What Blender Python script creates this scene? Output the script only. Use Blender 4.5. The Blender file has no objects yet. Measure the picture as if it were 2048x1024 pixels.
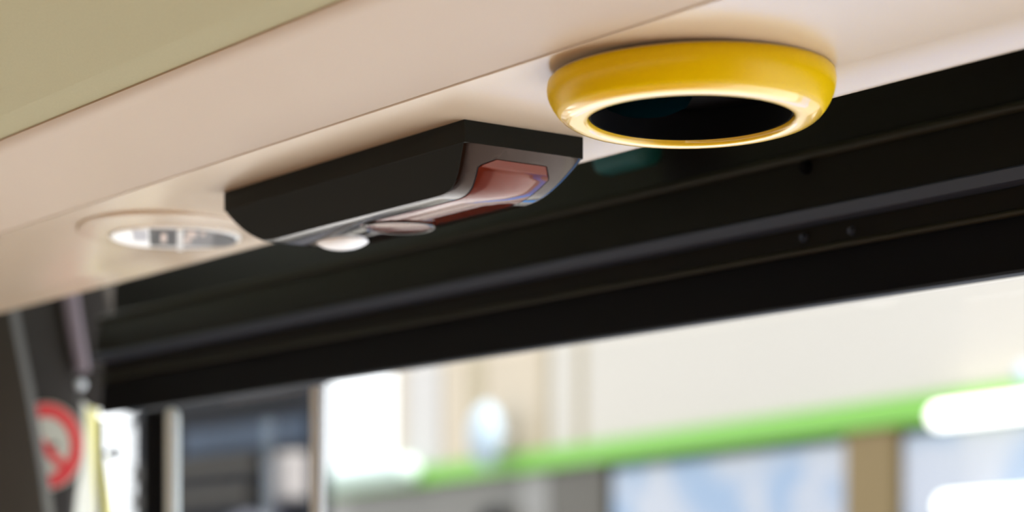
import bpy, bmesh, math, random
from mathutils import Vector, Matrix

random.seed(4)
S = bpy.context.scene
COL = S.collection

# ------------------------------------------------------------------ camera
FPX = 4600.0                       # focal length in pixels of the 2048 px wide frame
RGT = Vector((0.5857, 0.8105, 0))  # camera right
FWD = Vector((-0.8105, 0.5857, 0)) # camera forward (level)
EYE = Vector((0, 0, 1.75))
HZ = 1220.0                        # horizon row
cd = bpy.data.cameras.new('camera'); cam = bpy.data.objects.new('camera', cd); COL.objects.link(cam)
cam.matrix_world = Matrix(((RGT.x, 0, -FWD.x, 0), (RGT.y, 0, -FWD.y, 0), (0, 1, 0, 1.75), (0, 0, 0, 1)))
cd.sensor_width = 36; cd.lens = 36 * FPX / 2048; cd.shift_y = (HZ - 512) / 2048
cd.clip_start = 0.05; cd.clip_end = 500
cd.dof.use_dof = True; cd.dof.focus_distance = 1.36; cd.dof.aperture_fstop = 4.6
S.camera = cam

# ------------------------------------------------------------------ light
SKY = 1.7
w = bpy.data.worlds.new('world'); S.world = w; w.use_nodes = True
bg = w.node_tree.nodes['Background']
bg.inputs[0].default_value = (0.93, 0.97, 1.0, 1); bg.inputs[1].default_value = SKY
sd = bpy.data.lights.new('sun', 'SUN'); sun = bpy.data.objects.new('sun', sd); COL.objects.link(sun)
sd.energy = 8.0; sd.angle = 0.02; sd.color = (1, 0.95, 0.86)
sun.rotation_euler = Vector((-0.72, 0.14, -0.75)).to_track_quat('-Z', 'Y').to_euler()
S.view_settings.view_transform = 'Standard'; S.view_settings.look = 'None'
S.view_settings.gamma = 1; S.view_settings.use_curve_mapping = False
S.view_settings.exposure = 0.75
S.cycles.use_denoising = True

# ------------------------------------------------------------------ projection helpers
def ray(px, py):
    return RGT * ((px - 1024) / FPX) + FWD + Vector((0, 0, (HZ - py) / FPX))
def at(px, py, d): return EYE + ray(px, py) * d
def on_y(px, py, Y):
    r = ray(px, py); return EYE + r * (Y / r.y)
def on_z(px, py, z):
    r = ray(px, py); return EYE + r * ((z - 1.75) / r.z)

# ------------------------------------------------------------------ materials
def lin(c):
    return tuple(((v / 255) / 12.92 if v / 255 <= 0.04045 else ((v / 255 + 0.055) / 1.055) ** 2.4) for v in c)
def mat(name, rgb, rough=0.5, metal=0.0, spec=0.5, noise=0.0, scale=60, bump=0.0, coat=0.0, tint=None):
    m = bpy.data.materials.new(name); m.use_nodes = True
    nt = m.node_tree; b = nt.nodes['Principled BSDF']
    c = lin(rgb)
    b.inputs['Base Color'].default_value = (*c, 1)
    b.inputs['Roughness'].default_value = rough
    b.inputs['Metallic'].default_value = metal
    b.inputs['Specular IOR Level'].default_value = spec
    b.inputs['Coat Weight'].default_value = coat; b.inputs['Coat Roughness'].default_value = 0.05
    if tint: b.inputs['Specular Tint'].default_value = (*tint, 1)
    if noise or bump:
        tc = nt.nodes.new('ShaderNodeTexCoord'); n = nt.nodes.new('ShaderNodeTexNoise')
        n.inputs['Scale'].default_value = scale; n.inputs['Detail'].default_value = 6
        nt.links.new(tc.outputs['Object'], n.inputs['Vector'])
        if noise:
            mx = nt.nodes.new('ShaderNodeMix'); mx.data_type = 'RGBA'
            mx.inputs[6].default_value = (*[v * (1 - noise) for v in c], 1)
            mx.inputs[7].default_value = (*[min(1, v * (1 + noise)) for v in c], 1)
            nt.links.new(n.outputs['Fac'], mx.inputs[0]); nt.links.new(mx.outputs[2], b.inputs['Base Color'])
        if bump:
            bp = nt.nodes.new('ShaderNodeBump'); bp.inputs['Strength'].default_value = bump
            bp.inputs['Distance'].default_value = 0.0005
            nt.links.new(n.outputs['Fac'], bp.inputs['Height']); nt.links.new(bp.outputs['Normal'], b.inputs['Normal'])
    return m
def glass_mat(name, tint=(1, 1, 1), rough=0.0, refl=1.0):
    m = bpy.data.materials.new(name); m.use_nodes = True; nt = m.node_tree
    nt.nodes.clear()
    o = nt.nodes.new('ShaderNodeOutputMaterial'); mx = nt.nodes.new('ShaderNodeMixShader')
    t = nt.nodes.new('ShaderNodeBsdfTransparent'); g = nt.nodes.new('ShaderNodeBsdfGlossy')
    f = nt.nodes.new('ShaderNodeFresnel'); f.inputs[0].default_value = 1.45
    mu = nt.nodes.new('ShaderNodeMath'); mu.operation = 'MULTIPLY'; mu.inputs[1].default_value = refl
    ge = nt.nodes.new('ShaderNodeNewGeometry'); io = nt.nodes.new('ShaderNodeMapRange')   # same reflectance from both faces
    io.inputs['To Min'].default_value = 1.45; io.inputs['To Max'].default_value = 1 / 1.45
    nt.links.new(ge.outputs['Backfacing'], io.inputs['Value']); nt.links.new(io.outputs['Result'], f.inputs[0])
    t.inputs[0].default_value = (*tint, 1); g.inputs['Roughness'].default_value = rough
    nt.links.new(f.outputs[0], mu.inputs[0]); nt.links.new(mu.outputs[0], mx.inputs[0])
    nt.links.new(t.outputs[0], mx.inputs[1]); nt.links.new(g.outputs[0], mx.inputs[2])
    nt.links.new(mx.outputs[0], o.inputs[0])
    return m
def lamp_mat(name, rgb, s):
    m = bpy.data.materials.new(name); m.use_nodes = True
    b = m.node_tree.nodes['Principled BSDF']
    b.inputs['Emission Color'].default_value = (*lin(rgb), 1); b.inputs['Emission Strength'].default_value = s
    return m

def glow_through(name, rgb):                 # thin plastic that lets daylight through
    m = mat(name, rgb, 0.5); nt = m.node_tree; b = nt.nodes['Principled BSDF']; o = nt.nodes['Material Output']
    t = nt.nodes.new('ShaderNodeBsdfTranslucent'); t.inputs[0].default_value = (*lin(rgb), 1)
    mx = nt.nodes.new('ShaderNodeMixShader'); mx.inputs[0].default_value = 0.6
    nt.links.new(b.outputs[0], mx.inputs[1]); nt.links.new(t.outputs[0], mx.inputs[2]); nt.links.new(mx.outputs[0], o.inputs[0])
    return m
def patchy(name, c0, c1):                     # window pane, broken sky reflection painted into its colour
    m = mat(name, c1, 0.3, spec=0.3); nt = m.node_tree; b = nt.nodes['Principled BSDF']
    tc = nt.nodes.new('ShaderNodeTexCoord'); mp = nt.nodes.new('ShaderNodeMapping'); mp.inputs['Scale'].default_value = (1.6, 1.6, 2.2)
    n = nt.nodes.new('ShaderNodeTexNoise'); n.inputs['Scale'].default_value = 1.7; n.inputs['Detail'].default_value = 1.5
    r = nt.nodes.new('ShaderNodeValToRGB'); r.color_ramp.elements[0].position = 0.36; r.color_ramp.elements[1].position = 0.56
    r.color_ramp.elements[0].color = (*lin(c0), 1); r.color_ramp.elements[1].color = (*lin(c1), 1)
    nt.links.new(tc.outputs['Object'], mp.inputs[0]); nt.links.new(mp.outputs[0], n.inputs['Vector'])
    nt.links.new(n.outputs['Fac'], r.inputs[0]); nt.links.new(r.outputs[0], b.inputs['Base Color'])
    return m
M = dict(
    panel=mat('beige_plastic', (208, 190, 166), 0.24, noise=0.03, scale=900, bump=0.06),
    hatch=mat('beige_hatch_plastic', (185, 163, 137), 0.45, noise=0.03, scale=900, bump=0.06),
    ceil=mat('olive_beige_lining', (201, 204, 174), 0.8, noise=0.05, scale=700, bump=0.1),
    yellow=mat('yellow_plastic', (234, 197, 0), 0.3, spec=0.2, coat=0.0),
    rim=mat('yellow_rim', (250, 205, 40), 0.3, coat=1.0),
    matte=mat('matte_black_plastic', (20, 22, 18), 0.55, noise=0.06, scale=1500, spec=0.15, bump=0.08),
    gloss=mat('gloss_black_plastic', (26, 17, 13), 0.05, spec=0.8, tint=(0.26, 0.17, 0.13)),
    cover=mat('smoked_window_plastic', (96, 36, 24), 0.04, spec=0.8, tint=(0.42, 0.2, 0.15)),  # rust reflection is put into base colour and tint, also in gloss
    void=mat('dull_black', (5, 6, 9), 0.9, spec=0.1),
    header=mat('header_black', (25, 24, 22), 0.5, spec=0.12, noise=0.1, scale=30),
    hglass=mat('black_enamel_glass', (16, 12, 12), 0.3, spec=0.4),
    strip=mat('satin_grey_strip', (57, 66, 86), 0.5, spec=0.3),
    olive=mat('olive_grey_edge', (37, 36, 27), 0.5, spec=0.2),
    rubber=mat('black_rubber', (8, 9, 14), 0.6, spec=0.1),
    grey_seal=mat('grey_post', (192, 196, 200), 0.5),
    rail=mat('pale_grey_rail', (196, 208, 212), 0.35),
    pillar=mat('charcoal_plastic', (66, 64, 60), 0.6, spec=0.2, noise=0.08, scale=40),
    pillar2=mat('brown_grey_plastic', (60, 57, 55), 0.6, spec=0.2, noise=0.08, scale=40),
    mauve=mat('mauve_grey_trim', (112, 101, 107), 0.45, spec=0.3),
    yel2=glow_through('pale_yellow', (255, 251, 206)), wbar=glow_through('milky_white', (246, 246, 242)),
    white=mat('reflection_white', (246, 247, 248), 0.4),  # for the white reflection on the sensor
    red=mat('sign_red', (226, 70, 74), 0.5),
    signw=mat('sign_white', (205, 205, 192), 0.5),
    floor=mat('tan_floor', (142, 88, 38), 0.6, noise=0.15, scale=50),
    wall=mat('cream_wall', (200, 158, 104), 0.6, noise=0.04, scale=20),
    pane=glass_mat('clear_glass', (0.97, 0.97, 0.97)),
    asphalt=mat('asphalt', (142, 140, 136), 0.9, noise=0.1, scale=8),
    paving=mat('pale_paving', (224, 224, 226), 0.8, noise=0.25, scale=12),
    kerb=mat('pale_kerb', (225, 225, 220), 0.8, noise=0.05, scale=8),
    blue=mat('blue_strip', (70, 140, 215), 0.7, noise=0.05, scale=8),
    cream=mat('cream_bodywork', (176, 170, 161), 0.5, noise=0.02, scale=2),
    beige=mat('beige_bodywork', (174, 160, 139), 0.5, noise=0.05, scale=3),
    beige2=mat('sand_bodywork', (157, 144, 115), 0.5),
    bwhite=mat('white_bodywork', (175, 171, 168), 0.5),
    green=mat('lime_green_paint', (102, 162, 50), 0.5),
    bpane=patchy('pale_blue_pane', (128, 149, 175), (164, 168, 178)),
    gpane=mat('grey_pane', (92, 89, 83), 0.3, spec=0.15, noise=0.08, scale=1.5),
    gpane2=mat('taupe_pane', (72, 67, 58), 0.3, spec=0.15),
    tan=mat('tan_pillar', (120, 102, 70), 0.6, spec=0.15, noise=0.05, scale=3),
    lgrey=mat('light_grey_pillar', (121, 119, 116), 0.5),
    disc=mat('pale_blue_mirror', (148, 164, 178), 0.5),
    mint=mat('mint_white', (168, 186, 181), 0.5),
    tube=lamp_mat('white_tube_light', (255, 253, 240), 1.5),
    navy=mat('navy_paint', (18, 21, 28), 0.6, spec=0.1, noise=0.1, scale=3),
    navy2=mat('dark_slate_paint', (19, 22, 27), 0.6, spec=0.1),
    slate=mat('slate_blue_pane', (45, 56, 71), 0.5, spec=0.1, noise=0.35, scale=3),
    spost=mat('pale_post', (120, 117, 117), 0.6, spec=0.1),
    spost2=mat('blue_grey_post', (66, 68, 77), 0.6, spec=0.1),
    sgrey=mat('shelter_grey', (56, 54, 51), 0.6, spec=0.1),
    teal=mat('reflection_teal', (4, 92, 100), 0.6),  # for the teal reflection in the header
    teal2=mat('black_teal_lens', (1, 11, 14), 0.9, spec=0.0),
    lampgrey=mat('lamp_grey', (120, 118, 118), 0.4, noise=0.2, scale=150),
    lampdark=mat('lamp_dark', (62, 60, 62), 0.35),
    lamplite=mat('lamp_frost', (246, 247, 244), 0.3),
    lampsheen=lamp_mat('frost_sheen', (250, 252, 246), 0.22),  # sky reflection on the lens, put in as a faint glow
    chip2=mat('pale_grey', (196, 198, 206), 0.4),
    chip=mat('chip_cream', (226, 208, 196), 0.4),
    lensg=glass_mat('lens_glass', (0.97, 0.98, 0.97), 0.02, 0.35),
    roof=mat('roof_grey', (200, 198, 192), 0.6),
)

# ------------------------------------------------------------------ mesh helpers
def obj(name, bm, m, parent=None, smooth=None):
    bmesh.ops.recalc_face_normals(bm, faces=bm.faces)
    me = bpy.data.meshes.new(name); bm.to_mesh(me); bm.free()
    me.materials.append(M[m])
    o = bpy.data.objects.new(name, me); COL.objects.link(o)
    if smooth is not None:
        for p in me.polygons: p.use_smooth = True
        me.set_sharp_from_angle(angle=math.radians(smooth))
    if parent:
        o.parent = parent; o.matrix_parent_inverse = parent.matrix_basis.inverted()
    return o
def tag(o, label, cat, group=None, kind=None):
    o['label'] = label; o['category'] = cat
    if group: o['group'] = group
    if kind: o['kind'] = kind
    return o
def struct(o):
    o['kind'] = 'structure'; return o
def empty(name, loc):
    o = bpy.data.objects.new(name, None); COL.objects.link(o); o.location = loc
    o.empty_display_size = 0.05
    return o
def add_box(bm, lo, hi, bev=0.0):
    lo, hi = Vector(lo), Vector(hi)
    r = bmesh.ops.create_cube(bm, size=1)
    for v in r['verts']:
        v.co = Vector(((lo[i] + hi[i]) / 2 + v.co[i] * (hi[i] - lo[i]) for i in range(3)))
    if bev:
        es = list({e for v in r['verts'] for e in v.link_edges})
        bmesh.ops.bevel(bm, geom=es, offset=bev, segments=3, affect='EDGES', profile=0.5)
    return bm
def box(lo, hi, bev=0.0): return add_box(bmesh.new(), lo, hi, bev)
def extrude_x(prof, x0, x1, bm=None):        # closed (y, z) outline swept along x
    bm = bm or bmesh.new()
    a = [bm.verts.new((x0, y, z)) for y, z in prof]; b = [bm.verts.new((x1, y, z)) for y, z in prof]
    n = len(prof)
    for i in range(n): bm.faces.new((a[i], a[(i + 1) % n], b[(i + 1) % n], b[i]))
    bm.faces.new(a); bm.faces.new(b[::-1])
    return bm
def slab(pts, off, bm=None):                 # outline of points pushed along a vector into a solid
    bm = bm or bmesh.new(); off = Vector(off)
    a = [bm.verts.new(p) for p in pts]; b = [bm.verts.new(Vector(p) + off) for p in pts]
    n = len(a)
    for i in range(n): bm.faces.new((a[i], a[(i + 1) % n], b[(i + 1) % n], b[i]))
    bm.faces.new(a[::-1]); bm.faces.new(b)
    return bm
def lathe(prof, c, n=96, close=False):       # (r, z) profile about a vertical axis at c
    bm = bmesh.new(); rings = []
    for r, z in prof:
        if r < 1e-6: rings.append([bm.verts.new((c[0], c[1], z))])
        else: rings.append([bm.verts.new((c[0] + r * math.cos(2 * math.pi * k / n), c[1] + r * math.sin(2 * math.pi * k / n), z)) for k in range(n)])
    seq = list(zip(rings, rings[1:]))
    if close: seq.append((rings[-1], rings[0]))
    for A, B in seq:
        for k in range(n):
            k2 = (k + 1) % n
            vs = [A[k % len(A)], A[k2 % len(A)], B[k2 % len(B)], B[k % len(B)]]
            u = []
            for v in vs:
                if v not in u: u.append(v)
            if len(u) > 2: bm.faces.new(u)
    return bm
def tube(pts, r, n=16, bm=None):
    bm = bm or bmesh.new(); pts = [Vector(p) for p in pts]; prev = None; rings = []
    for i, p in enumerate(pts):
        t = (pts[min(i + 1, len(pts) - 1)] - pts[max(i - 1, 0)]).normalized()
        s = t.cross(Vector((0.3, 0.9, 0.2))).normalized(); u = t.cross(s)
        rings.append([bm.verts.new(p + (s * math.cos(2 * math.pi * k / n) + u * math.sin(2 * math.pi * k / n)) * r) for k in range(n)])
    for A, B in zip(rings, rings[1:]):
        for k in range(n): bm.faces.new((A[k], A[(k + 1) % n], B[(k + 1) % n], B[k]))
    bm.faces.new(rings[0][::-1]); bm.faces.new(rings[-1])
    return bm
def arc(cy, cz, r, a0, a1, n=8):
    return [(cy + r * math.cos(math.radians(a0 + (a1 - a0) * i / n)), cz + r * math.sin(math.radians(a0 + (a1 - a0) * i / n))) for i in range(n + 1)]

ZP = 2.05                                     # underside of the overhead panel
XL, XR = -3.3, 2.4

# ------------------------------------------------------------------ setting: the bus body
struct(obj('floor', box((XL, -1.32, -0.08), (XR, 1.14, 0)), 'floor'))
ceil_prof = [(0.6030, ZP + 0.0045), (0.590, ZP + 0.0125), (0.10, 2.40), (-1.3, 2.42), (-1.3, 2.47), (1.16, 2.47), (1.16, 2.44), (0.12, 2.44), (0.6030, ZP + 0.022)]
struct(obj('ceiling', extrude_x(ceil_prof, XL, XR), 'ceil'))
struct(obj('wall_door_side', extrude_x([(1.135, 1.97), (1.135, 2.425), (1.16, 2.425), (1.16, 1.97)], on_y(200, 700, 1.1).x, XR), 'rubber'))
bw = bmesh.new()
add_box(bw, (XL, -1.36, 0), (XR, -1.31, 0.85)); add_box(bw, (XL, -1.36, 1.45), (XR, -1.31, 2.4))
for x in (XL, -1.7, 0.0, 1.6, XR - 0.1): add_box(bw, (x, -1.36, 0.85), (x + 0.1, -1.31, 1.45))
struct(obj('wall_far_side', bw, 'wall'))
bw = bmesh.new()
add_box(bw, (XL - 0.05, -1.31, 0), (XL, 1.0, 0.9)); add_box(bw, (XL - 0.05, -1.31, 1.6), (XL, 1.1, 2.41))
struct(obj('wall_front', bw, 'pillar'))
struct(obj('wall_rear', box((XR, -1.31, 0), (XR + 0.05, 1.14, 2.41)), 'wall'))

# ------------------------------------------------------------------ overhead panels
hp = arc(0.7426 - 0.0012, ZP + 0.0012, 0.0012, 0, -90, 4)[::1] + [(0.625, ZP)] + arc(0.6175, ZP + 0.03, 0.03, -90, -118, 8) + [(0.6042, ZP + 0.02), (0.7426, ZP + 0.02)]
o = obj('hatch_panel', extrude_x(hp, XL + 0.02, XR - 0.02), 'hatch', smooth=40)
tag(o, 'beige overhead strip panel between the sloping ceiling and the thin groove', 'panel')
lip = [(0.9333, ZP - 0.0005), (0.9330, ZP - 0.0022), (0.9317, ZP - 0.0033)] + [(0.9297 - 0.0405 * k / 12, ZP - 0.0034 * (1 - k / 12) ** 2) for k in range(13)] + [(0.8892, ZP + 0.024), (0.9333, ZP + 0.024)]
op = [(0.8890, ZP)] + arc(0.7446 + 0.0012, ZP + 0.0012, 0.0012, -90, -180, 4) + [(0.7446, ZP + 0.024), (0.8890, ZP + 0.024)]
o = obj('overhead_panel', extrude_x(op, XL + 0.02, XR - 0.02), 'panel', smooth=40)
obj('edge_lip', extrude_x(lip, XL + 0.02, XR - 0.02), 'panel', o, smooth=40)
obj('added_groove_strip', box((XL + 0.02, 0.7427, ZP + 0.0012), (XR - 0.02, 0.7445, ZP + 0.02)), 'pillar2', o)  # dark strip added in the groove to block light from above
tag(o, 'smooth beige overhead panel carrying the lamp, black sensor and yellow ring', 'panel')

# ------------------------------------------------------------------ yellow ring
rc = at(1382, 145, 4600 * 0.3 / 1075); rc.z = ZP
ring = empty('ring_fixture', rc)
tag(ring, 'chunky yellow plastic ring with black opening under the beige panel', 'ring fixture')
pr = [(0.0785, -0.0002), (0.0800, 0.0015), (0.0806, 0.006), (0.0803, 0.0095), (0.0794, 0.013), (0.0776, 0.0170), (0.0752, 0.0210),
      (0.0725, 0.0242), (0.0702, 0.0260), (0.0682, 0.0270), (0.0660, 0.0276), (0.0635, 0.0278), (0.0605, 0.0278), (0.0588, 0.0275), (0.0579, 0.0268), (0.0575, 0.0258), (0.0573, 0.0165), (0.0573, 0)]
obj('shell', lathe([(r, ZP - t) for r, t in pr[:8]] + [(0.0655, ZP - 0.0245), (0.0655, ZP + 0.0002)], rc, 128, True), 'yellow', ring, smooth=50)
obj('rim', lathe([(r, ZP - t) for r, t in pr[7:]] + [(0.0652, ZP), (0.0652, ZP - 0.0240)], rc, 128, True), 'rim', ring, smooth=50)
obj('dark_opening', lathe([(0, ZP - 0.004), (0.030, ZP - 0.0045), (0.0572, ZP - 0.006), (0.0572, ZP - 0.0240), (0.0566, ZP - 0.0246), (0.0560, ZP - 0.0240), (0.0560, ZP - 0.008)], rc, 96), 'void', ring, smooth=40)
lp = rc + RGT * -0.024 + FWD * 0.012
obj('lens', lathe([(0.026, ZP - 0.0055), (0.0255, ZP - 0.010), (0.023, ZP - 0.0145), (0.016, ZP - 0.018), (0.008, ZP - 0.0196), (0, ZP - 0.020)], lp, 48), 'teal2', ring, smooth=60)

obj('mount_pad', lathe([(0, ZP + 0.0006), (0.0783, ZP + 0.0006), (0.0783, ZP - 0.0001), (0, ZP - 0.0001)], rc, 96), 'panel', ring, smooth=40)
for ch in ring.children:                      # the ring's lower face leans a little against the panel
    for v in ch.data.vertices:
        k = max(0, min(1, (ZP - v.co.z) / 0.0278))
        v.co.z -= 0.029 * (v.co - rc).dot(FWD) * k + 0.0045 * (0.5 - (v.co - rc).dot(RGT) / 0.16) * (1 - k)

# ------------------------------------------------------------------ black door sensor
XN, XF = -1.1567, -1.460                      # near and far end of the housing
T0, T1 = 0.0137, 0.0410                       # wall depth, total depth
def yf(t): return 0.800 + 0.009 * max(0, (t - T0) / (T1 - T0))
def yb(t): return 0.8915 - 0.0165 * max(0, (t - T0) / (T1 - T0)) ** 1.3
near = [(T0, 0), (0.0205, 0.0055), (0.0275, 0.0115), (0.0325, 0.0165), (0.0365, 0.0215), (0.0392, 0.0275), (0.0405, 0.0340), (T1, 0.042)]
far = [(T0, 0), (0.0185, 0.0040), (0.0245, 0.0105), (0.0300, 0.0180), (0.0345, 0.0260), (0.0383, 0.0350), (0.0403, 0.0430), (T1, 0.052)]
def dens(pts, n=4):
    out = []
    for i in range(len(pts) - 1):
        p0 = pts[max(i - 1, 0)]; p1 = pts[i]; p2 = pts[i + 1]; p3 = pts[min(i + 2, len(pts) - 1)]
        for k in range(n):
            s = k / n
            out.append(tuple(0.5 * (2 * p1[j] + (p2[j] - p0[j]) * s + (2 * p0[j] - 5 * p1[j] + 4 * p2[j] - p3[j]) * s * s + (3 * p1[j] - p0[j] - 3 * p2[j] + p3[j]) * s ** 3) for j in (0, 1)))
    out.append(pts[-1]); return out
NEAR = [(XN - dx, t) for t, dx in dens(near)]; FAR = [(XF + dx, t) for t, dx in dens(far)]
sc = Vector(((XN + XF) / 2, 0.846, ZP))
sensor = empty('door_sensor', sc)
tag(sensor, 'long black sensor box with mirror-gloss underside, beside the yellow ring', 'sensor')
bm = bmesh.new()
ins = 0.0008
# far and near profiles differ in depth, so loft them as one outline in (x, z) swept between front and back
path = [(XN, 0.0)] + [(x, t) for x, t in NEAR] + [(x, t) for x, t in FAR[::-1]] + [(XF, 0.0)]
def nrm(P, i):
    a = Vector(P[max(i - 1, 0)]); b = Vector(P[min(i + 1, len(P) - 1)]); d = (b - a).normalized()
    return Vector((-d.y, d.x))                # outward in (x, depth)
cx = Vector((sc.x, 0.0))
def out_n(P, i):
    n = nrm(P, i)
    if n.dot(Vector(P[i]) - Vector((sc.x, 0.005))) < 0: n = -n
    return n
fr = []; bk = []
for i, (x, t) in enumerate(path):
    q = Vector((x, t))
    if 1 < i < len(path) - 2: q = q - out_n(path, i) * 0.0012
    fr.append(bm.verts.new((q.x, yf(t), ZP - q.y))); bk.append(bm.verts.new((q.x, yb(t), ZP - q.y)))
n = len(path)
for i in range(n - 1): bm.faces.new((fr[i], fr[i + 1], bk[i + 1], bk[i]))
for side in (fr, bk):                          # side walls as quads between near and far profile
    for i in range(n // 2 - (0 if n % 2 else 1)):
        j = n - 1 - i
        if j - 1 > i + 1: bm.faces.new((side[i], side[i + 1], side[j - 1], side[j]))
        elif j - 1 == i + 1: bm.faces.new((side[i], side[i + 1], side[j]))
obj('housing', bm, 'matte', sensor, smooth=25)
# gloss faceplate wrapping the near end, underside and far end
def strip(P, y0f, y1f, lift0, lift1, edge, sink):
    bm = bmesh.new(); rows = []
    for i, (x, t) in enumerate(P):
        nn = out_n(P, i); q = Vector((x, t))
        a, b = y0f(i, t), y1f(i, t)
        ys = [(a, lift0 - sink), (a, lift0), (a + edge, lift1), (b - edge, lift1), (b, lift0), (b, lift0 - sink)]
        rows.append([bm.verts.new((q.x + nn.x * l, y, ZP - (q.y + nn.y * l))) for y, l in ys])
    for A, B in zip(rows, rows[1:]):
        for k in range(6): bm.faces.new((A[k], A[(k + 1) % 6], B[(k + 1) % 6], B[k]))
    bm.faces.new(rows[0]); bm.faces.new(rows[-1][::-1])
    return bm
def dpath(P, step=0.002):
    out = [P[0]]
    for a, b in zip(P, P[1:]):
        L = math.dist(a, b); m = max(1, int(L / step))
        out += [(a[0] + (b[0] - a[0]) * k / m, a[1] + (b[1] - a[1]) * k / m) for k in range(1, m + 1)]
    return out
PP = path[1:-1]
PPd = NEAR + [(NEAR[-1][0] + (FAR[-1][0] - NEAR[-1][0]) * k / 40, T1) for k in range(1, 40)] + FAR[::-1]
obj('faceplate', strip(PPd, lambda i, t: yf(t) + 0.0003, lambda i, t: yb(t) - 0.0003, -0.0011, 0.0, 0.0035, 0.0015), 'gloss', sensor, smooth=35)
# smoked window let into the faceplate, chamfered at its upper end
cov = [(x, t) for x, t in PPd if t > 0.0185 and x < XN - 0.004 and x > -1.318]
def cwin(inset):
    L = [0.0]
    for a, b in zip(cov, cov[1:]): L.append(L[-1] + math.dist(a, b))
    def f0(i, t): return yf(t) + 0.0135 + inset + 0.012 * max(0, 1 - L[i] / 0.006)
    def f1(i, t): return yb(t) - 0.0125 - inset - 0.010 * max(0, 1 - L[i] / 0.009)
    return f0, f1
a, b = cwin(-0.0009); obj('window_gasket', strip(cov, a, b, 0.0001, 0.00015, 0.0003, 0.0008), 'rubber', sensor, smooth=35)
a, b = cwin(0); cov2 = cov[1:]
cw = obj('sensor_window', strip(cov, a, b, 0.0002, 0.0005, 0.0005, 0.0009), 'cover', sensor, smooth=35)
cw['label'] = 'smoked glossy window on the near end'
lc = on_z(798, 452, ZP - T1)
obj('eye_ring', lathe([(0.0235 + 0.0016 * math.cos(a), ZP - T1 - 0.0003 + 0.0016 * math.sin(a)) for a in [2 * math.pi * k / 12 for k in range(12)]], lc, 64, True), 'gloss', sensor, smooth=60)
obj('eye_lens', lathe([(0.0226, ZP - T1 - 0.0006), (0.018, ZP - T1 - 0.0009), (0.010, ZP - T1 - 0.0013), (0, ZP - T1 - 0.0015)], lc, 64), 'cover', sensor, smooth=60)

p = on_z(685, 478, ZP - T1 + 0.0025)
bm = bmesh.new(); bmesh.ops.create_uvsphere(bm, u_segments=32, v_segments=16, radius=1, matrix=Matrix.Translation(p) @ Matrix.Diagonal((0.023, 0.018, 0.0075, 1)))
obj('window_reflection', bm, 'white', sensor, smooth=60)  # bright window reflection on the gloss far end, built as a white ellipsoid

# ------------------------------------------------------------------ recessed lamp
lc = on_z(350, 476, ZP - 0.0036)
lamp = empty('ceiling_lamp', Vector((lc.x, lc.y, ZP)))
tag(lamp, 'small round lamp in a raised beige bezel, left of the black sensor', 'lamp')
bc = on_z(346, 465, ZP)
bm = bmesh.new(); K = 96
def oval(k, s): 
    a = 2 * math.pi * k / K
    return bc + RGT * (0.0745 * s * math.cos(a)) + FWD * (0.102 * s * math.sin(a))
def wedge(p): return 0.0032 - 0.0030 * ((p - bc).dot(FWD) / 0.102 * 0.5 + 0.5)
R = []
for s, k2 in ((1.0, -2.0), (0.995, 0.6), (0.985, 0.9), (0.97, 1.0)):
    row = []
    for k in range(K):
        p = oval(k, s); row.append(bm.verts.new((p.x, p.y, ZP - wedge(p) * k2)))
    R.append(row)
for A, B in zip(R, R[1:]):
    for k in range(K): bm.faces.new((A[k], A[(k + 1) % K], B[(k + 1) % K], B[k]))
bm.faces.new(R[-1]); bm.faces.new(R[0])
obj('bezel', bm, 'panel', lamp, smooth=50)
zl = ZP - 0.0030
obj('lens_plate', lathe([(0.0, zl - 0.0012), (0.0505, zl - 0.0012), (0.0517, zl - 0.0006), (0.0517, zl + 0.006), (0, zl + 0.006)], lc, 80), 'lamplite', lamp, smooth=40)
LF = Vector((lc.x, lc.y, 0)).normalized(); LR = Vector((LF.y, -LF.x, 0))
def seg(u0, u1, v0, v1, rmax=0.0495, th=0.0007, z=None, n=14):  # piece of the lamp's inside, u along camera-right, v away
    z = zl - 0.0012 if z is None else z
    pts = []
    for i in range(n + 1):
        u = u0 + (u1 - u0) * i / n; lim = math.sqrt(max(0, rmax ** 2 - u * u)); pts.append((u, max(v0, -lim)))
    for i in range(n + 1):
        u = u1 + (u0 - u1) * i / n; lim = math.sqrt(max(0, rmax ** 2 - u * u)); pts.append((u, min(v1, lim)))
    cl = []
    for u, v in pts:
        p = Vector((lc.x, lc.y, 0)) + LR * u + LF * v
        if not cl or (Vector(cl[-1]) - Vector((p.x, p.y, z))).length > 1e-4: cl.append((p.x, p.y, z))
    if (Vector(cl[0]) - Vector(cl[-1])).length < 1e-4: cl.pop()
    return slab(cl, (0, 0, -th))
obj('reflector_sheen', seg(-0.0497, -0.0205, -0.05, 0.05, th=0.0004), 'lampsheen', lamp)  # white sky sheen as a weakly glowing piece
obj('reflector', seg(-0.033, -0.0215, -0.040, 0.010), 'chip2', lamp)
obj('circuit_board', seg(-0.020, 0.0015, -0.046, 0.034), 'lampdark', lamp)
obj('circuit_board', seg(0.0065, 0.0485, -0.048, 0.034), 'lampgrey', lamp)
obj('divider_bar', seg(0.0015, 0.0065, -0.049, 0.049, th=0.0016), 'lamplite', lamp)
for u0, u1, v0, v1 in ((-0.0110, -0.0065, -0.030, 0.012), (0.0090, 0.0165, -0.045, -0.018), (0.0070, 0.0125, -0.010, 0.012), (0.020, 0.0235, -0.040, -0.026)):
    obj('diode', seg(u0, u1, v0, v1, z=zl - 0.0019), 'chip', lamp)
obj('smoked_sector', seg(0.030, 0.0485, -0.03, 0.03, z=zl - 0.0018, th=0.0005), 'lampdark', lamp)

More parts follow.
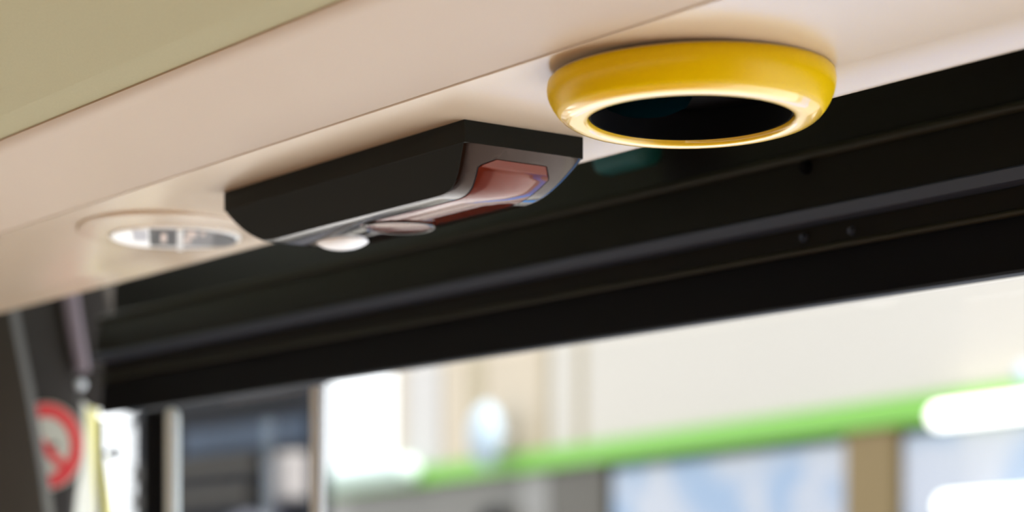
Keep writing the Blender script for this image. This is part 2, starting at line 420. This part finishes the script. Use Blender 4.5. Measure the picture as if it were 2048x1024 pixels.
# ------------------------------------------------------------------ door header behind the panel
HX0, HX1 = on_y(196, 700, 1.1).x, 2.3
hd = empty('door_header', ((HX0 + HX1) / 2, 1.1, 2.0))
tag(hd, 'long black header over the door glass, behind the beige panel edge', 'door header')
Y0 = 1.1
def dzm(m, Y=Y0): return 1.75 + m * Y / 0.8105
obj('upper_glass', extrude_x([(1.118, dzm(0.236, 1.1)), (1.118, 2.30), (1.132, 2.30), (1.132, dzm(0.236, 1.1))], HX0, HX1), 'hglass', hd)
obj('upper_bead', extrude_x(arc(1.102, dzm(0.2325), 0.0038, 0, 345, 14), HX0, HX1), 'olive', hd, smooth=60)
obj('body', extrude_x([(1.104, dzm(0.2325)), (1.100, dzm(0.228)), (1.097, dzm(0.2045)), (1.132, dzm(0.2045)), (1.132, dzm(0.2355))], HX0, HX1), 'header', hd, smooth=30)
obj('grey_strip', extrude_x([(1.094, dzm(0.2040)), (1.0925, dzm(0.2030)), (1.0945, dzm(0.1975)), (1.098, dzm(0.1968)), (1.130, dzm(0.1968)), (1.130, dzm(0.2040))], HX0, HX1), 'strip', hd, smooth=20)
obj('lower_cover', extrude_x([(1.106, dzm(0.1965)), (1.104, dzm(0.1855)), (1.130, dzm(0.1855)), (1.130, dzm(0.1965))], HX0, HX1), 'header', hd)
obj('lower_bead', extrude_x(arc(1.102, dzm(0.1838), 0.0024, 0, 345, 12), HX0, HX1), 'olive', hd, smooth=60)
obj('bottom_rail', extrude_x([(1.106, dzm(0.1835)), (1.103, dzm(0.1575)), (1.105, dzm(0.1562)), (1.130, dzm(0.1562) + 0.008), (1.130, dzm(0.1835))], HX0, HX1), 'rubber', hd, smooth=30)
def bolt(px, py, r, m='void', Y=1.0985):
    p = on_y(px, py, Y)
    bm = lathe([(0, 0.004), (r * 0.6, 0.004), (r, 0.0015), (r, -0.004), (0, -0.004)], (0, 0), 20)
    bmesh.ops.rotate(bm, verts=bm.verts, matrix=Matrix.Rotation(math.radians(90), 3, 'X'))
    bmesh.ops.translate(bm, verts=bm.verts, vec=p)
    return bm
obj('bolt', bolt(1612, 335, 0.0048), 'void', hd, smooth=40)
obj('bolt', bolt(1610, 476, 0.0032, Y=1.105), 'strip', hd, smooth=40)
obj('bolt', bolt(1706, 462, 0.0032, Y=1.105), 'strip', hd, smooth=40)
tp = on_y(1275, 325, 1.085)  # teal reflection in the glossy header, built as a solid block
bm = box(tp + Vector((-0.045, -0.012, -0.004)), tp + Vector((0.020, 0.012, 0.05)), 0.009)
o = obj('teal_reflection', bm, 'teal', smooth=50)
tag(o, 'dark teal block for a reflection in the black gap just below the yellow ring', 'reflection')

# ------------------------------------------------------------------ door under the header
def yx(px): return on_y(px, 900, 1.115).x
ZH = dzm(0.1562)
def door(name, x0, x1, wl, wr, ml, mr, ya=1.10, yb=1.13):
    d = struct(empty(name, ((x0 + x1) / 2, 1.115, 0)))
    obj('door_stile', box((x0, 1.112, 0.05), (x0 + wl, 1.119, ZH - 0.002), 0.001), ml, d)
    obj('door_stile', box((x1 - wr, ya, 0.05), (x1, yb, ZH - 0.002), 0.002), mr, d)
    obj('door_rail', box((x0 + wl, 1.10, 0.05), (x1 - wr, 1.13, 0.35), 0.003), 'rubber', d)
    obj('pane', box((x0 + wl, 1.113, 0.35), (x1 - wr, 1.117, ZH - 0.002)), 'pane', d)
    return d
xb, xc = yx(300), yx(330)
xe = yx(640)
door('window_1', yx(200), xc - 0.001, 0.002, xc - xb, 'rubber', 'rubber', 1.108, 1.124)
door('door_1', xc + 0.001, xe, 0.006, 0.013, 'rubber', 'grey_seal', 1.111, 1.121)
door('door_2', xe + 0.001, 1.3, 0.003, 0.05, 'grey_seal', 'rubber')
# pale vertical rail
rp = on_y(345, 815, 1.06)
rr = 0.0077
bm = tube([(rp.x, rp.y, 0.25), (rp.x, rp.y, 1.0), (rp.x, rp.y, rp.z - rr)], rr, 20)
bmesh.ops.create_uvsphere(bm, u_segments=20, v_segments=12, radius=rr, matrix=Matrix.Translation((rp.x, rp.y, rp.z - rr)))
rail = empty('grab_rail', (rp.x, rp.y, 0.25)); tag(rail, 'pale grey vertical grab rail in front of the dark door post', 'rail')
obj('rail_bar', bm, 'rail', rail, smooth=50)
for z in (0.4, 1.2):
    obj('bracket', box((rp.x - 0.006, rp.y, z), (rp.x + 0.006, 1.101, z + 0.02), 0.002), 'rail', rail)

# ------------------------------------------------------------------ windscreen pillar, trim, sign at the far left
def poly(pxs, d, thick):
    return slab([at(x, y, d) for x, y in pxs], FWD * thick)
def bevel_all(bm, off, seg=3):
    bmesh.ops.recalc_face_normals(bm, faces=bm.faces)
    bmesh.ops.bevel(bm, geom=list(bm.edges), offset=off, segments=seg, affect='EDGES', profile=0.5); return bm
pil = empty('windscreen_pillar', at(-20, 1100, 2.62)); 
tag(pil, 'dark charcoal leaning pillar at the far left edge, overlapping the red sign', 'pillar')
lean = [(10, 560), (28, 660), (50, 770), (66, 860), (84, 970), (100, 1100), (118, 1400)]
obj('post', bevel_all(poly([(-600, 560)] + lean + [(-600, 1400)], 2.60, 0.05), 0.002), 'pillar', pil, smooth=40)
tr = empty('pillar_trim', at(120, 1100, 2.72))
tag(tr, 'brown grey pillar trim behind the red ring sign, under the panel', 'trim panel')
obj('trim_board', bevel_all(poly([(-40, 560), (122, 560), (142, 680), (156, 780), (164, 850), (163, 915), (150, 975), (142, 1050), (150, 1400), (-40, 1400)], 2.74, 0.02), 0.004), 'pillar2', tr, smooth=40)
obj('mauve_strip', bevel_all(poly([(116, 560), (148, 560), (160, 640), (176, 740), (150, 745), (132, 660)], 2.725, 0.02), 0.004), 'mauve', tr, smooth=40)
obj('end_cover', bevel_all(poly([(140, 500), (300, 500), (300, 700), (236, 760), (236, 806), (200, 818), (176, 812), (158, 796)], 2.76, 0.03), 0.003), 'pillar2', tr, smooth=40)
kb = at(162, 770, 2.70)
bm = bmesh.new(); bmesh.ops.create_uvsphere(bm, u_segments=20, v_segments=12, radius=0.006, matrix=Matrix.Translation(kb))
obj('screw_cap', bm, 'grey_seal', tr, smooth=60)
# sign: red ring, pale ground, red bar and dark cigarette
sgc = at(92, 892, 2.735)
sg = empty('prohibition_sign', sgc); tag(sg, 'round red and white no smoking sign partly behind the dark leaning pillar', 'sign')
B = Matrix((( RGT.x, 0, -FWD.x), (RGT.y, 0, -FWD.y), (0, 1, 0)))
def disc(r0, r1, z0, z1, n=64, sx=0.86):
    bm = bmesh.new(); rows = []
    for r, z in ((r0, z0), (r0, z1), (r1, z1), (r1, z0)):
        rows.append([bm.verts.new(sgc + B @ Vector((r * sx * math.cos(2 * math.pi * k / n), r * math.sin(2 * math.pi * k / n), z))) for k in range(n)])
    for i in range(4):
        A, C = rows[i], rows[(i + 1) % 4]
        for k in range(n): bm.faces.new((A[k], A[(k + 1) % n], C[(k + 1) % n], C[k]))
    return bm
def signpoly(pts, z0, z1):
    return slab([sgc + B @ Vector((x, y, z0)) for x, y in pts], (B @ Vector((0, 0, z1 - z0))))
q = 2.735 / 4600
obj('sign_face', disc(0.001, 88 * q, -0.002, 0.0005), 'signw', sg)
obj('red_ring', disc(58 * q, 85 * q, 0.0002, 0.0012), 'red', sg)
d45 = 0.7071 * 60 * q
bw_ = 7 * q
obj('red_bar', signpoly([(-d45 - bw_ * .6, d45 - bw_), (-d45 + bw_ * .6, d45 + bw_), (d45 * .86 + bw_, -d45 + bw_), (d45 * .86 - bw_, -d45 - bw_)], 0.0002, 0.0014), 'red', sg)
obj('cigarette', signpoly([(-30 * q, -4 * q), (22 * q, 8 * q), (24 * q, -2 * q), (-28 * q, -14 * q)], 0.0002, 0.0009), 'pillar', sg)
# white window bar and yellow strap
wb = o = obj('window_bar', bevel_all(poly([(148, 790), (176, 790), (190, 860), (206, 960), (218, 1050), (250, 1300), (130, 1300), (125, 1050), (135, 960), (150, 860)], 2.80, 0.03), 0.002), 'wbar', smooth=40)
tag(o, 'white leaning window bar between the red sign and the yellow strap', 'bar')
o = obj('yellow_strap', bevel_all(poly([(172, 815), (194, 815), (206, 900), (219, 980), (232, 1060), (262, 1300), (230, 1300), (198, 1060), (188, 980), (180, 900)], 2.786, 0.008), 0.0015), 'yel2', smooth=40)
tag(o, 'pale yellow leaning strap beside the white window bar', 'strap')
p = at(231, 906, 2.9)
bm = bmesh.new(); bmesh.ops.create_uvsphere(bm, u_segments=20, v_segments=12, radius=0.0085, matrix=Matrix.Translation(p) @ Matrix.Diagonal((0.8, 0.8, 1.25, 1)))
tube([p, p + RGT * -0.02 + FWD * 0.02], 0.003, 10, bm)
obj('catch', bm, 'pillar', wb, smooth=60)

# ------------------------------------------------------------------ outside: ground
struct(obj('ground', box((-60, -40, -0.5), (40, 70, -0.36)), 'asphalt'))
struct(obj('pavement', box((-7, 1.3, -0.359), (8, 3.6, -0.30)), 'paving'))
struct(obj('kerb', box((-7, 3.601, -0.359), (8, 3.85, -0.29)), 'kerb'))
struct(obj('reflected_strip', box((-7, 4.3, -0.3595), (8, 5.2, -0.355)), 'blue'))  # unseen blue strip, added for its reflection in the sensor

# ------------------------------------------------------------------ outside: white and green bus
E = Vector((0.983, -0.1824, 0)).normalized(); N = Vector((-0.1824, -0.983, 0)).normalized()   # along the bus, towards us
P0 = at(1500, 866, 10.7)
def on_bus(px, py, off=0.0):
    r = ray(px, py); t = ((P0 + N * off - EYE).dot(N)) / r.dot(N); return EYE + r * t
def bs(px): return (on_bus(px, 900) - P0).dot(E)
def bz(px, py): return on_bus(px, py).z
def bbox(s0, s1, z0, z1, o0, o1, bev=0.0):
    bm = box((s0, -o1, z0), (s1, -o0, z1), bev)
    for v in bm.verts:
        c = v.co.copy(); v.co = Vector((P0.x, P0.y, 0)) + E * c.x + N * (-c.y) + Vector((0, 0, c.z))
    return bm
ZT, ZB = P0.z + 0.058, P0.z - 0.052           # stripe top and bottom
sL, sR = bs(560), bs(2300)
sP = bs(786)
bus = empty('green_striped_bus', (P0.x, P0.y, -0.36))
tag(bus, 'cream bus with a lime green stripe seen blurred through the door glass', 'bus')
obj('lower_body', bbox(sL, sR, -0.05, 0.9, -2.4, 0, 0.04), 'bwhite', bus)
obj('floor_core', bbox(sL, sR, 0.9, ZB, -2.4, -0.25), 'gpane2', bus)
obj('stripe', bbox(sL, sR, ZB, ZT, -2.4, 0.03, 0.012), 'green', bus)
obj('roof_pod', bbox(sP, sR, ZT, 4.1, -2.3, -0.02), 'cream', bus)
# roof side panels
for x0, x1, m in ((786, 808, 'beige'), (812, 880, 'bwhite'), (886, 936, 'beige'), (940, 966, 'beige2'), (970, 1084, 'beige'), (1088, 1096, 'beige2'), (1100, 1152, 'cream'), (1155, 1166, 'beige2'), (1170, 2290, 'cream')):
    obj('roof_panel', bbox(bs(x0), bs(x1), ZT + 0.01, 4.05, -0.02, 0.0), m, bus)
# windows and pillars below the stripe
for x0, x1, m in ((600, 690, 'lgrey'), (690, 740, 'gpane'), (740, 1030, 'gpane'), (1030, 1088, 'lgrey'), (1092, 1200, 'gpane2')):
    obj('window' if 'pane' in m else 'window_pillar', bbox(bs(x0), bs(x1), 0.9, ZB - 0.005, -0.2, -0.03), m, bus)
for x0, x1 in ((1212, 1688), (1790, 2290)):
    obj('window', bbox(bs(x0), bs(x1), 0.9, ZB - 0.03, -0.2, -0.03, 0.03), 'bpane', bus)
obj('window_pillar', bbox(bs(1690), bs(1788), 0.9, ZB - 0.005, -0.2, 0.0), 'tan', bus)
for s in (sL + 1.6, sR - 1.2):
    bm = lathe([(0, 0.12), (0.2, 0.12), (0.28, 0.09), (0.46, 0.13), (0.5, 0.1), (0.5, -0.12), (0, -0.12)], (0, 0), 40)
    bmesh.ops.rotate(bm, verts=bm.verts, matrix=Matrix.Rotation(math.radians(90), 3, 'X') )
    bmesh.ops.rotate(bm, verts=bm.verts, matrix=Matrix.Rotation(math.atan2(E.y, E.x), 3, 'Z'))
    bmesh.ops.translate(bm, verts=bm.verts, vec=Vector((P0.x, P0.y, 0.14)) + E * s + N * -0.03)
    obj('wheel', bm, 'rubber', bus, smooth=40)
hub = on_bus(985, 1046, 0.04)
bm = bmesh.new(); bmesh.ops.create_uvsphere(bm, u_segments=24, v_segments=16, radius=0.095, matrix=Matrix.Translation(hub))
obj('side_lamp', bm, 'rubber', bus, smooth=60)

def ball(name, px, py, rp_, m, off=0.15, sq=0.4):
    c = on_bus(px, py, off); d = (c - EYE).dot(FWD); r = rp_ * d / FPX
    bm = lathe([(0, -r * sq), (r * 0.5, -r * sq * 0.87), (r * 0.85, -r * sq * 0.5), (r, 0), (r * 0.9, r * 0.15), (0, r * 0.2)], (0, 0), 40)
    bmesh.ops.rotate(bm, verts=bm.verts, matrix=Matrix.Rotation(math.radians(-90), 3, 'X'))
    bmesh.ops.rotate(bm, verts=bm.verts, matrix=Matrix.Rotation(math.atan2(E.y, E.x), 3, 'Z'))
    bmesh.ops.translate(bm, verts=bm.verts, vec=c)
    t = obj(name, bm, m, bus, smooth=60)
    obj('bracket', tube([c - N * 0.02, c - N * (off - 0.01)], 0.015, 10), 'bwhite', t, smooth=60)
ball('round_mirror', 972, 870, 66, 'disc')
ball('round_mirror', 2046, 748, 24, 'disc')
a, b = on_bus(662, 962, 0.09), on_bus(815, 936, 0.09); b.z = a.z; r = 26 * (a - EYE).dot(FWD) / FPX  # bright glare at the roof corner, built as a pale mint capsule
bm = tube([a, b], r, 20)
for e in (a, b): bmesh.ops.create_uvsphere(bm, u_segments=20, v_segments=12, radius=r, matrix=Matrix.Translation(e))
obj('corner_glare', bm, 'mint', bus, smooth=60)
for (x0, y0, x1, y1, r) in ((1880, 833, 2200, 796, 24), (1896, 1012, 2200, 983, 24)):
    a, b = on_bus(x0, y0, 0.1), on_bus(x1, y1, 0.1); b.z = a.z
    d = (a - EYE).dot(FWD)
    bm = tube([a, b], r * d / FPX, 20)
    bmesh.ops.create_uvsphere(bm, u_segments=20, v_segments=12, radius=r * d / FPX, matrix=Matrix.Translation(a))
    t = obj('tube_light', bm, 'tube', bus, smooth=60)
    obj('bracket', box(a + Vector((0.3, 0, -0.01)), a + Vector((0.33, 0.12, 0.01))), 'bwhite', t)

# ------------------------------------------------------------------ outside: dark shelter left of the bus
YV = 4.42
def vx(px): return on_y(px, 900, YV).x
def vz(px, py): return on_y(px, py, YV).z
sh = empty('dark_shelter', (vx(480), YV, -0.36))
tag(sh, 'dark blue shelter wall with a slate window band, left of the bright gap', 'shelter')
def sbox(p0, p1, z0, z1, y0=0.0, y1=0.12, bev=0.0): return box((vx(p0), YV + y0, z0), (vx(p1), YV + y1, z1), bev)
obj('wall_board', sbox(250, 606, -0.36, vz(480, 740), 0.03), 'navy', sh)
obj('top_board', sbox(250, 604, vz(480, 815), vz(480, 792), 0.0), 'navy2', sh)
obj('window', sbox(362, 600, vz(480, 898), vz(480, 846), 0.01), 'slate', sh)
obj('rail_board', sbox(250, 500, vz(430, 945), vz(430, 918), 0.01), 'sgrey', sh)
obj('rail_board', sbox(250, 488, vz(430, 1002), vz(430, 977), 0.0), 'sgrey', sh)
obj('recess', sbox(503, 530, -0.3, vz(515, 930), 0.005), 'void', sh)
obj('post', sbox(540, 562, -0.3, vz(550, 915), -0.02), 'spost2', sh)
obj('post', sbox(570, 600, vz(585, 1000), vz(585, 905), -0.05, 0.12, 0.02), 'spost', sh)
o = obj('bollard', lathe([(0, -0.36), (0.1, -0.36), (0.1, 1.98), (0.08, 2.07), (0, 2.1)], on_y(500, 1000, 4.0), 24), 'spost2', smooth=40)
tag(o, 'grey blue round post standing before the dark shelter wall', 'post')
